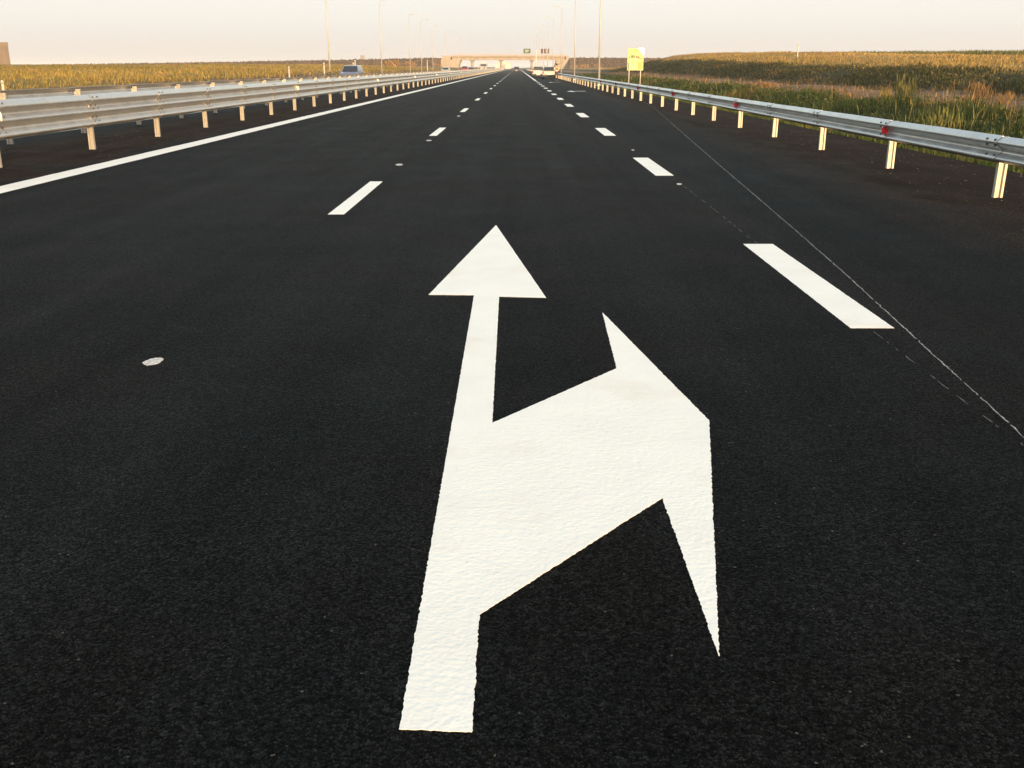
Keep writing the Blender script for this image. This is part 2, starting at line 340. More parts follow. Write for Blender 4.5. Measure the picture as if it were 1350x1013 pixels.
# ------------------------------------------------------------------ road paint
TH = 0.0014
def rough_outline(pts, step, amp):
    out = []
    for i, p in enumerate(pts):
        q = pts[(i+1) % len(pts)]; d = Vector(q) - Vector(p); L = d.length; nrm = Vector((-d.y, d.x))/L
        k = max(1, int(L/step)); drift = 0.0
        for j in range(k):
            drift = drift*0.35 + random.gauss(0, amp)
            t = j/k; o = 0 if j == 0 else drift
            out.append((p[0] + d.x*t + nrm.x*o, p[1] + d.y*t + nrm.y*o))
    return out
def painted(name, pts, parent=None, step=0.007, amp=0.0010, m='paint'):
    me = bpy.data.meshes.new(name); bm = bmesh.new()
    pl = rough_outline(pts, step, amp); n = len(pl)
    co, _, tris, *_r = delaunay_2d_cdt([Vector(p) for p in pl], [], [list(range(n))], 1, 1e-6)
    top = [bm.verts.new((p.x, p.y, TH)) for p in co]
    for t in tris: bm.faces.new([top[i] for i in t])
    rim = [bm.verts.new((x, y, TH)) for x, y in pl]; low = [bm.verts.new((x, y, 0.0005)) for x, y in pl]
    for i in range(n): bm.faces.new((rim[i], low[i], low[(i+1) % n], rim[(i+1) % n]))
    bmesh.ops.remove_doubles(bm, verts=bm.verts, dist=1e-5)
    bmesh.ops.recalc_face_normals(bm, faces=bm.faces)
    if sum(f.normal.z for f in bm.faces) < 0: bmesh.ops.reverse_faces(bm, faces=bm.faces)
    bm.to_mesh(me); bm.free(); me.materials.append(M[m])
    return mesh_obj(name, me, parent)
def gp(*pix): return [tuple(ground(px, py)[:2]) for px, py in pix]

tag(painted('lane_arrow', gp((654,297),(565,389),(625,389.6),(526,962),(622,966),(632,811),(873,657),(948,866),(935,555),(794,412),(813,486),(649,558),(658,391.5),(720,393))),
    'large white straight-ahead and turn-right arrow painted in the foreground lane', 'road marking')
def turn_arrow(name, label, px, py, k=1.0):
    c = ground(px, py); a = []
    # small arrow seen far away in the right lane: a bar with a head turned to the left
    for x, y in ((-1.05,.0),(-.45,1.5),(-.40,.75),(.95,.95),(.95,.45),(-.40,.25),(-.35,-1.3)):
        a.append((c.x + x*k, c.y + y*k*2.0))
    return tag(painted(name, a, step=.2, amp=.01), label, 'road marking', 'small arrows in the right lane')
turn_arrow('lane_arrow', 'small white arrow on the right lane nearest the guardrail, in front of the worker', 761, 120.8, .62)
turn_arrow('lane_arrow', 'small white arrow at the feet of the worker in orange', 731, 108.8, .6)

def dashes(label, x0, x1, first, length, period, n):
    e = empty('broken_lane_line', (0, first, 0), 0, label, 'lane line')
    for i in range(n):
        y = first + i*period
        far = y > 45
        painted('dash', [(x0, i*period), (x1, i*period), (x1, i*period + length), (x0, i*period + length)], e, .4 if far else .008, .004 if far else .0010)
    return e
gl0, gl1 = ground(433, 283), ground(453, 283)
gl2 = ground(490, 239)
dashes('broken white line of short dashes left of the big arrow', (gl0.x + gl2.x)/2 - .01, (gl0.x + gl2.x)/2 + .155, gl0.y, 3.05, 12.15, 46)
gr0, gr1, gr2 = ground(1118, 433), ground(1177, 435), ground(982, 322)
rx0 = (gr0.x + gr2.x)/2; rx1 = (gr1.x + ground(1022, 322).x)/2
dashes('broken white line of wider dashes right of the big arrow', rx0, rx1, gr0.y, gr2.y - gr0.y, 8.4, 13)
tag(painted('lane_line', [(rx0, gr0.y + 13*8.4), (rx1, gr0.y + 13*8.4), (rx1, ROAD_END - 20), (rx0, ROAD_END - 20)], None, 2.0, .005),
    'unbroken far stretch of white lane line beside the white cars', 'lane line')
el0 = (ground(0, 245.5).x + ground(300, 177.1).x)/2; el1 = (ground(0, 255.5).x + ground(300, 182.2).x)/2
tag(painted('edge_line', [(el0, -40), (el1, -40), (el1, ROAD_END - 20), (el0, ROAD_END - 20)], None, .25, .004),
    'long solid white edge line in front of the left median barrier', 'lane line')
tag(painted('edge_line', [(-10.9, -40), (-10.65, -40), (-10.65, ROAD_END - 20), (-10.9, ROAD_END - 20)], None, 2., .004),
    'solid white edge line of the opposite carriageway behind both median barriers', 'lane line')

def chalk_line(label, pix, width, gap, run, tone):
    P = [ground(*p) for p in pix]; e = empty('chalk_line', tuple(P[-1]), 0, label, 'chalk line'); o = P[-1]
    pts = []                                  # centre line resampled, finer near the camera
    for p, q in zip(P[:-1], P[1:]):
        L = (q - p).length; k = max(2, int(L/(.012 + .004*p.y)))
        pts += [p.lerp(q, i/k) for i in range(k)]
    i = 0
    while i < len(pts) - 3:
        k = min(len(pts) - 1, i + int(random.uniform(.4, 1.6)*run)); b = MB(); sec = []
        for a in range(i, k + 1):
            d = (pts[min(a+1, len(pts)-1)] - pts[max(0, a-1)]).normalized(); nr = Vector((-d.y, d.x, 0))
            c = pts[a] - o + nr*random.gauss(0, width*.28); w = width*random.uniform(.18, .62)
            sec += [(c.x - nr.x*w, c.y - nr.y*w, .0009), (c.x + nr.x*w, c.y + nr.y*w, .0009)]
        m = k - i
        if m >= 1: b.add(sec, [(2*t, 2*t+1, 2*t+3, 2*t+2) for t in range(m)]).obj('stroke', M[tone], e)
        i = k + max(1, int(random.uniform(.3, 1.7)*gap))
    return e
chalk_line('thin pale setting-out line curving across the right lane to the picture edge',
    [(846,133),(862,142),(905,180),(951,220),(1006,267),(1057,311),(1113,360),(1150,394),(1199.5,439),(1227,465),(1259,494),(1306,536),(1350,577),(1400,621)], .008, 1, 16, 'chalk')
chalk_line('faint broken setting-out line running on through the right row of dashes',
    [(889,236),(935,271),(982,309),(1075,378),(1155,440),(1210,482),(1265,525),(1350,588),(1400,625)], .0065, 4, 3, 'faintchalk')
def spot(label, pix, step=.006):
    return tag(painted('paint_spot', gp(*pix), None, step, .002, 'spotpaint'), label, 'paint spot', 'spots of white paint on the asphalt')
spot('oval blot of white paint on the bare asphalt left of the arrow shaft', [(187,479),(192,476),(198,473.5),(205,472),(211,472),(215,473.5),(214.5,476),(209,479.5),(202,481.5),(195,482.5),(190,481)])
spot('small white paint spot ahead of the nearest left dash', [(521,217.5),(524,216.3),(529,216.3),(531.5,217.2),(529,218.4),(524,218.5)])
spot('small white paint spot beside the second right dash', [(892,242.6),(894,241.8),(898,242.2),(899,243.3),(896,244.2),(893,243.6)])
spot('tiny white paint spot just short of the second left dash', [(562,185.4),(564,184.7),(568,184.8),(569.5,185.4),(567,186.2),(563,186.2)])
spot('tiny white paint spot just short of the third left dash', [(602.5,153.2),(604,152.7),(606.5,152.8),(607,153.3),(605.5,153.8),(603,153.8)])
spot('tiny white paint spot just past the second right dash', [(832,198),(833.5,197.3),(836,197.6),(836.5,198.3),(834.5,198.8)])

# ------------------------------------------------------------------ guardrails
SP = 3.45                                      # post spacing
def beam_mesh(name, prof, L):                 # prof: (depth towards traffic, z); extruded along y with a stepped lap at the near end
    t = .004; b = MB()
    n = len(prof)
    nr = []
    for i in range(n):
        a = Vector(prof[max(0, i-1)]); c = Vector(prof[min(n-1, i+1)]); d = (c - a).normalized(); nr.append((d.y, -d.x))
    def ring(y, off): 
        o = [(p[0] + q[0]*off, y, p[1] + q[1]*off) for p, q in zip(prof, nr)]
        return o + [(p[0] + q[0]*(off - t), y, p[1] + q[1]*(off - t)) for p, q in reversed(list(zip(prof, nr)))]
    rings = [ring(.002, 0), ring(L*.5, 0), ring(L, .0065), ring(L + .33, .0065)]   # the far end laps over the next length
    m = 2*n; vs = [p for r in rings for p in r]; fs = []
    for k in range(len(rings)-1):
        for i in range(m): fs.append((k*m + i, k*m + (i+1) % m, (k+1)*m + (i+1) % m, (k+1)*m + i))
    for k in (0, len(rings)-1):
        for i in range(n-1): fs.append((k*m + i, k*m + i + 1, k*m + m - 2 - i, k*m + m - 1 - i))
    b.add(vs, fs)
    return b.mesh(name, M['galv'])
def soften(pts, r=0.35):
    out = [pts[0]]
    for a, b, c in zip(pts[:-2], pts[1:-1], pts[2:]):
        a, b, c = Vector(a), Vector(b), Vector(c)
        p, q = b.lerp(a, r), b.lerp(c, r)
        for t in (0, .33, .67, 1): out.append(tuple((p*(1-t) + b*t)*(1-t) + (b*(1-t) + q*t)*t))
    return out + [pts[-1]]
Wp = soften([(.010,.700),(.030,.690),(.082,.642),(.082,.618),(.006,.555),(.006,.520),(.082,.466),(.082,.442),(.030,.415),(.012,.408)], .3)
Tp = soften([(.012,1.000),(.030,.990),(.085,.915),(.085,.885),(.008,.805),(.008,.768),(.085,.692),(.085,.664),(.008,.588),(.008,.552),(.085,.474),(.085,.446),(.030,.415),(.012,.408)], .3)
Tn = soften([(.012,.968),(.030,.958),(.085,.890),(.085,.862),(.008,.795),(.008,.762),(.085,.690),(.085,.662),(.008,.588),(.008,.552),(.085,.474),(.085,.446),(.030,.415),(.012,.408)], .3)
def post_mesh(name, top):
    # sigma section, web towards oncoming traffic (-y)
    o = [(-.05,.0),(-.024,.0),(-.012,.026),(.012,.026),(.024,.0),(.05,.0),(.05,.06),(.034,.06),(.034,.056),(.046,.056),(.046,.004),(.0265,.004),(.0145,.030),(-.0145,.030),(-.0265,.004),(-.046,.004),(-.046,.056),(-.034,.056),(-.034,.06),(-.05,.06)]
    b = MB(); n = len(o)
    b.add([(x, y, -.25) for x, y in o] + [(x, y, top) for x, y in o], [(i, (i+1) % n, n + (i+1) % n, n + i) for i in range(n)] + [tuple(range(n, 2*n))])
    me = b.mesh(name, M['post'])
    bm = bmesh.new(); bm.from_mesh(me); bmesh.ops.triangulate(bm, faces=[f for f in bm.faces if len(f.verts) > 4], ngon_method='EAR_CLIP'); bm.to_mesh(me); bm.free()
    return me
def bolts_mesh(name, prof_zs, depth):
    b = MB()
    for z, dpt in prof_zs:
        for y in (.06, .26):
            b.tube((dpt, y, z), (dpt + .022, y, z), .016, .014, 6)
    return b.mesh(name, M['bolt'])
def reflector_mesh(name, m, s):
    # wedge-shaped marker sitting in the valley of the beam, face towards the driver
    b = MB(); b.prism([(.0,-s*.42),(.075,-s*.5),(.09,-s*.30),(.09,s*.30),(.075,s*.5),(.0,s*.42)], 'y', 0, .018)
    b.prism([(.0,-.02),(.06,-.02),(.06,.02),(.0,.02)], 'y', .0182, .09)
    return b.mesh(name, m)

post_lo, post_hi = post_mesh('post', .655), post_mesh('post', .96)
beam_lo, beam_hi, beam_near = beam_mesh('beam', Wp, SP), beam_mesh('beam', Tp, SP), beam_mesh('beam', Tn, SP)
bolt_lo = bolts_mesh('splice_bolts', [(.655,.062),(.60,.058),(.485,.05)], 0)
bolt_hi = bolts_mesh('splice_bolts', [(.92,.058),(.78,.008),(.72,.05),(.57,.008),(.50,.05)], 0)
ref_red, ref_wht = reflector_mesh('reflector', M['redref'], .115), reflector_mesh('reflector', M['whiteref'], .15)
spb = MB().box(-.045, .1, -.03, .045, -.12, .12).mesh('spacer', M['galv'])
MIR = Matrix.Scale(-1, 4, (1, 0, 0))
def mirrored(me):
    m2 = me.copy(); m2.transform(MIR); m2.flip_normals(); return m2
BEAM_LO_M, POST = mirrored(beam_lo), None
BOLT_LO_M = mirrored(bolt_lo); REF_RED_M = mirrored(ref_red)
def guardrail(name, label, X, side, first, n, post, beam, bolts, refl, refl_z, refl_every, refl_off, zs):
    """side +1: traffic on +x side of the rail; X is the post centre."""
    e = empty(name, (X, first, 0), 0, label, 'guardrail')
    for i in range(n):
        y = i*SP
        p = mesh_obj('post', post, e, (0, y, 0))
        p.rotation_euler = (random.gauss(0, .006), random.gauss(0, .006), random.gauss(0, .03))
        mesh_obj('beam', beam, e, (side*.10, y - .16, 0))
        if i < 45:
            for z in zs: 
                s = mesh_obj('spacer', spb, e, (side*.005, y + .065, z)); s.rotation_euler = (0, 0, 0 if side > 0 else math.pi)
        if i < 22: tag(mesh_obj('splice_bolts', bolts, e, (side*.10, y - .16, 0)), kind='stuff')
        if refl is not None and i % refl_every == refl_off: mesh_obj('reflector', refl, e, (side*.108, y - .04, refl_z))
    return e
XR, XL, XL2 = ground(1310, 261).x + .05, ground(207, 181).x - .02, -9.92
y_r = ground(1310, 261).y - SP*3; y_l = ground(120, 198).y + .12 - SP*4
guardrail('guardrail', 'low steel guardrail with red reflectors along the right shoulder', XR, -1, y_r, 175, post_lo, BEAM_LO_M, BOLT_LO_M, REF_RED_M, .555, 3, 1, (.56,))
guardrail('median_barrier', 'tall three-wave steel barrier nearest the left edge line', XL, 1, y_l, 175, post_mesh('post', .93), beam_near, bolt_hi, ref_wht, .735, 6, 3, (.57, .79))
guardrail('median_barrier', 'second median barrier seen from behind, past the nearest barrier on the left', XL2, -1, y_l + 1.3, 175, post_hi, mirrored(beam_hi), mirrored(bolt_hi), None, 0, 1, 0, (.57, .79))

# ------------------------------------------------------------------ street lamps
pole_me = MB().tube((0, 0, -.3), (0, 0, 10.0), .085, .04, 12).mesh('pole', M['polesteel'], True)
base_me = MB().box(-.2, .2, -.2, .2, -.3, .03).tube((0, 0, .03), (0, 0, .5), .13, .12, 12).mesh('base_plate', M['polesteel'])
arm_me = MB().tube((0, 0, 9.9), (.25, 0, 10.15), .04, .038, 8).tube((.25, 0, 10.15), (1.3, 0, 10.28), .036, .032, 8).mesh('arm', M['polesteel'])
head_me = MB().prism([(1.15, 10.24), (1.62, 10.28), (1.66, 10.31), (1.55, 10.36), (1.2, 10.33)], 'y', -.10, .10).mesh('lamp_head', M['headgrey'])
lens_me = MB().prism([(1.2, 10.225), (1.55, 10.255), (1.56, 10.27), (1.2, 10.24)], 'y', -.08, .08).mesh('lens', M['lens'])
def street_lamp(x, y, rz, label, group, z):
    e = empty('street_lamp', (x, y, z), rz, label, 'street lamp', group)
    for nme, me in (('pole', pole_me), ('base_plate', base_me), ('arm', arm_me)): mesh_obj(nme, me, e)
    h = mesh_obj('lamp_head', head_me, e); mesh_obj('lens', lens_me, h)
ordn = ['nearest', 'second', 'third', 'fourth', 'fifth', 'sixth', 'seventh', 'eighth', 'ninth', 'tenth', 'eleventh']
for i in range(9):
    y = 85.5 + 36.8*i; g = float(gz(8.0 if i else 8.0, y)) if False else 0.0
    street_lamp(6.75, y, math.pi, 'tall thin street lamp behind the right guardrail, %s from the camera' % ordn[i], 'lamps along the right guardrail', 0.0)
lx = [(435, -18.9), (503.5, -18.9), (541, -18.9), (556, -18.9), (571, -18.9), (587, -18.9), (605, -18.9)]
for i, (px, X) in enumerate(lx):
    street_lamp(X, at_x(px, X), 0.0, 'tall thin street lamp on the left verge, %s from the camera' % ordn[i], 'lamps along the left verge', -.003)

# ------------------------------------------------------------------ overpass and ramps
YB = 575.0
br = empty('overpass', (0, YB, 0), 0, 'pale orange-lit concrete overpass crossing the motorway in the distance', 'bridge')
for k in range(5):
    MB().box(-36, 26, -4.6 + k*2.2, -3.6 + k*2.2, 5.4, 6.78).obj('girder', M['concrete2'], br)
MB().box(-36.5, 26.5, -5.6, 5.6, 6.79, 7.15).obj('deck', M['concrete'], br)
for y0 in (-5.75, 5.45): MB().box(-37, 27, y0, y0 + .3, 6.95, 7.6).obj('parapet', M['concrete2'], br)
for y0 in (-5.6, 5.6):
    r = MB()
    for x in np.arange(-36, 26.5, 2.0): r.tube((x, y0, 7.6), (x, y0, 8.4), .05, .05, 5)
    for z in (8.0, 8.4): r.tube((-36, y0, z), (26, y0, z), .05, .05, 5)
    r.obj('railing', M['rail'], br)
for x in (8.0, -9.0, -25.0):
    p = MB()
    p.box(x - 1.3, x + 1.3, -5.0, 5.0, 4.75, 5.39).obj('pier_cap', M['concrete'], br)
    for y in (-3.4, 3.4): MB().tube((x, y, -.2), (x, y, 4.76), .62, .62, 14).obj('column', M['concrete2'], br, True)
MB().prism([(-44, 0), (-33, 0), (-31, 5.38), (-36.6, 5.38), (-36.6, 7.5), (-41, 7.5)], 'y', -6.2, 6.2).obj('abutment', M['concrete2'], br)
MB().prism([(30, 0), (20, 0), (21.5, 5.38), (26.6, 5.38), (26.6, 7.5), (28, 7.5)], 'y', -6.2, 6.2).obj('abutment', M['concrete2'], br)
def ramp(name, pts):
    b = MB(); n = len(pts); sl = 1.7
    vs = []
    for x, z in pts: vs += [(x, YB - 6 - z*sl, -.2), (x, YB - 5.9, z), (x, YB + 5.9, z), (x, YB + 6 + z*sl, -.2)]
    fs = []
    for i in range(n-1):
        for k in range(3): fs.append((4*i + k, 4*i + k + 1, 4*i + 5 + k, 4*i + 4 + k))
    fs += [(0, 1, 2, 3), (4*n-4, 4*n-3, 4*n-2, 4*n-1)]
    b.add(vs, fs); me = b.mesh(name, M['ground'])
    np_color(me, 'zone', np.tile(np.array([[.105, .062, .03]]), (len(me.vertices), 1)))
    return tag(mesh_obj(name, me), kind='structure')
ramp('embankment', [(-340, 1.6), (-250, 2.7), (-165, 4.0), (-100, 5.1), (-42, 6.3)])
ramp('embankment', [(28.5, 6.4), (80, 6.2), (140, 5.0), (220, 3.4), (300, 1.5)])
# ---- T-shaped gantry with a green and a brown sign
YG = 372.0
gt = empty('sign_gantry', (6.7, YG, 0), 0, 'white T-shaped sign gantry with a green and a dark violet panel', 'sign gantry')
MB().tube((0, 0, -.3), (0, 0, 7.2), .22, .18, 10).obj('pole', M['white'], gt, True)
MB().tube((-4.6, 0, 6.9), (4.9, 0, 6.9), .13, .13, 8).obj('crossbar', M['white'], gt, True)
MB().box(-.5, .5, -.5, .5, -.2, .25).obj('foundation', M['concrete'], gt)
pa = MB().box(-4.5, -2.0, -.24, -.14, 6.15, 7.75).obj('green_panel', M['green'], gt); 
MB().box(-3.9, -2.6, -.252, -.244, 7.1, 7.3).box(-3.9, -2.9, -.252, -.244, 6.6, 6.8).obj('white_marks', M['white'], pa)
pb = MB().box(1.7, 4.7, -.24, -.14, 6.15, 7.75).obj('violet_panel', M['brown'], gt)
MB().box(2.55, 2.75, -.252, -.244, 6.2, 7.7).box(3.55, 3.75, -.252, -.244, 6.3, 7.6).obj('white_marks', M['white'], pb)

# ---- yellow information board behind the right guardrail
XB = 10.6; YBD = at_x(837, XB); zb = float(gz(XB, YBD))
u = YBD/F/math.cos(PITCH)*1.0
ub = (at_x(837, XB)*math.cos(PITCH) + HC*math.sin(PITCH))/F     # metres per photo pixel at the board
bd = empty('information_board', (XB, YBD, zb), R(5), 'yellow information board on two white legs behind the right guardrail', 'sign')
z0, z1 = z_at(837, 93, YBD) - zb, z_at(837, 64, YBD) - zb; hw = 10.6*ub
pan = MB()
NXp, NZp = 24, 30                              # sheet with an added bend upper right, shaped to make a sun glint
def pz(i, j):
    x = -hw + 2*hw*i/NXp; z = z0 + (z1 - z0)*j/NZp
    d = max(0.0, (x - hw*.62)*.77 + (z - (z1 - .30))*.64)      # added diagonal fold, angled to mirror the sun towards the camera
    return (x, -.06 + .078*d, z)
vs = [pz(i, j) for j in range(NZp+1) for i in range(NXp+1)]
fs = [(j*(NXp+1)+i, j*(NXp+1)+i+1, (j+1)*(NXp+1)+i+1, (j+1)*(NXp+1)+i) for j in range(NZp) for i in range(NXp)]
pan.add(vs, fs); po = pan.obj('panel', M['yellow'], bd, True)
MB().box(-hw, hw, -.012, .012, z0, z1).obj('panel_back', M['signgrey'], bd)
for x in (-hw*.72, hw*.72): MB().tube((x, .06, -.4), (x, .06, z1 - .05), .045, .045, 8).obj('leg', M['white'], bd, True)
hh = z1 - z0
def printed(name, m, rects, d=.062):
    b = MB()
    for x0_, x1_, a, c in rects: b.box(-hw + 2*hw*x0_, -hw + 2*hw*x1_, -d - .01, -d, z0 + hh*a, z0 + hh*c)
    return b.obj(name, m, po)
printed('dark_print', M['signdark'], [(.10,.17,.56,.63),(.22,.30,.57,.69),(.31,.38,.56,.70),(.40,.46,.58,.68),(.52,.58,.56,.68),(.60,.66,.55,.65),(.68,.75,.52,.64),(.80,.88,.50,.55)])
printed('green_print', M['signgreen'], [(.03,.13,.03,.36)])
printed('pale_print', M['signpale'], [(.16,.21,.02,.36),(.32,.37,.04,.22),(.47,.52,.03,.44),(.60,.64,.02,.20),(.12,.25,.44,.52),(.44,.58,.44,.52)])
printed('ochre_print', M['signochre'], [(.66,.95,.06,.40),(.40,.68,.84,.92)])

# ---- marker posts
def marker(x, y, hgt, label, r=.05, m='white', name='marker_post'):
    e = empty(name, (x, y, float(gz(x, y)) if not (ROAD_L < x < ROAD_R) else 0.0), 0, label, 'post', 'slim marker posts')
    MB().prism([(-r, 0), (-r*.3, -r), (r*.3, -r), (r, 0), (r*.3, r), (-r*.3, r)], 'z', -.3, hgt).obj('shaft', M[m], e)
    MB().box(-r*.8, r*.8, -r*1.25, -r*1.02, hgt*.86, hgt*.92).obj('reflector', M['signgrey'], e)
xm = 36.0; ym = at_x(1049.5, xm); marker(xm, ym, 1.95, 'lone white post standing in the golden field on the right', .07)
marker(-19.9, at_x(381, -19.9), 1.5, 'white marker post behind the left barriers, left of the nearest left lamp', .06)
marker(-19.9, at_x(.7, -19.9), .95, 'pale marker post cut by the left picture edge', .05)
marker(8.3, at_x(791, 8.3), 1.75, 'thin grey post behind the right guardrail, left of the yellow board', .04, 'signgrey')
for px, h in ((427.5, 1.9), (466, 2.0), (468.6, 2.3), (563.5, 3.0), (609.7, 4.0), (630.5, 4.5)):
    marker(-20.1, at_x(px, -20.1), h, {427.5: 'slim white post left of the nearest left lamp', 466: 'slim white post just behind the blue-grey car', 468.6: 'taller slim white post behind the blue-grey car',
           563.5: 'bright white post on the left verge past the fourth left lamp', 609.7: 'bright white post in front of the red car', 630.5: 'bright white post left of the white lorry'}[px], .05 + h*.012)

# ---- left: tan building at the picture edge, far billboard
YT = 250.0; xt = -ray(0, 95).x; xr_ = ray(14.5, 88).x/ray(14.5, 88).y*YT; zt = z_at(5, 56, YT); zg = float(gz(xr_, YT))
tb = empty('building', (xr_ - 6*math.cos(R(29)), YT - 6*math.sin(R(29)), zg), R(29), 'tan flat-roofed building at the left picture edge beyond the field', 'building')
MB().box(-6, 6, 0, 9, -.6, zt - zg - .95).obj('wall', M['cream'], tb)
rf = MB().box(-6.08, 6.08, -.08, 9.08, zt - zg - .945, zt - zg).obj('parapet', M['cream2'], tb)
for x in (-4.2, -1.2):
    w = MB().box(x, x + 1.6, -.06, .02, 1.6, 3.4).obj('window', M['white'], tb); MB().box(x + .1, x + 1.5, -.075, -.062, 1.7, 3.3).obj('pane', M['glass'], w)
MB().box(-6.06, 6.06, -.05, 9.05, 1.0, 1.18).obj('string_course', M['cream2'], tb)
yb2 = 420.0; xb2 = ray(478, 80).x/ray(478, 80).y*yb2; zb2 = float(gz(xb2, yb2))
bb = empty('billboard', (xb2, yb2, zb2), 0, 'small dark billboard standing far off above the left field', 'sign')
zt2 = z_at(478, 73, yb2) - zb2; zt1 = z_at(478, 78.2, yb2) - zb2
MB().box(-.85, .85, -.06, .06, zt1, zt2).obj('panel', M['signgrey'], bb)
for x in (-.6, .6): MB().tube((x, .12, -.3), (x, .12, zt2 - .1), .08, .08, 6).obj('leg', M['wood'], bb)
# ---- white hall beyond the end of the road
YH = 1120.0; x0h = ray(653, 85).x/ray(653, 85).y*YH; x1h = ray(674, 85).x/ray(674, 85).y*YH
hb = empty('hall', ((x0h + x1h)/2, YH, 0), 0, 'low white hall seen under the overpass', 'building')
wh = (x1h - x0h)/2
MB().box(-wh, wh, 0, 30, -.5, 6.0).obj('wall', M['roofwhite'], hb)
MB().prism([(-wh - .4, 6.0), (wh + .4, 6.0), (0, 8.0)], 'y', -.5, 30.5).obj('roof', M['roofwhite'], hb)
MB().box(-2, 2, -.1, .05, 0, 4).obj('door', M['signgrey'], hb)

# ------------------------------------------------------------------ vehicles
def loft_side(name, prof, hw_of_z, m, parent, bevel=.05):
    b = MB(); n = len(prof)
    vs = [(-hw_of_z(z), y, z) for y, z in prof] + [(hw_of_z(z), y, z) for y, z in prof]
    b.add(vs, [(i, (i+1) % n, n + (i+1) % n, n + i) for i in range(n)] + [tuple(range(n-1, -1, -1)), tuple(range(n, 2*n))])
    return b.obj(name, m, parent, bevel=bevel)
def wheel(parent, x, y, r, w):
    s = 1 if x > 0 else -1
    o = mesh_obj('wheel', MB().tube((-w*.45, 0, 0), (w*.45, 0, 0), r*.55, r*.55, 14).mesh('wheel', M['blackplastic']), parent, (x, y, r))
    t = MB(); n = 18; prof = [(-w/2, r*.66), (-w/2, r*.93), (-w*.36, r), (w*.36, r), (w/2, r*.93), (w/2, r*.66)]
    vs = [(a, rr*math.cos(2*math.pi*k/n), rr*math.sin(2*math.pi*k/n)) for k in range(n) for a, rr in prof]
    q = len(prof); t.add(vs, [(k*q + i, k*q + (i+1) % q, ((k+1) % n)*q + (i+1) % q, ((k+1) % n)*q + i) for k in range(n) for i in range(q)])
    t.obj('tyre', M['tyre'], o)
    d = MB().tube((s*w*.46, 0, 0), (s*w*.52, 0, 0), r*.64, r*.58, 14).tube((s*w*.52, 0, 0), (s*w*.56, 0, 0), r*.16, r*.12, 8)
    d.obj('rim', M['rim'], o)
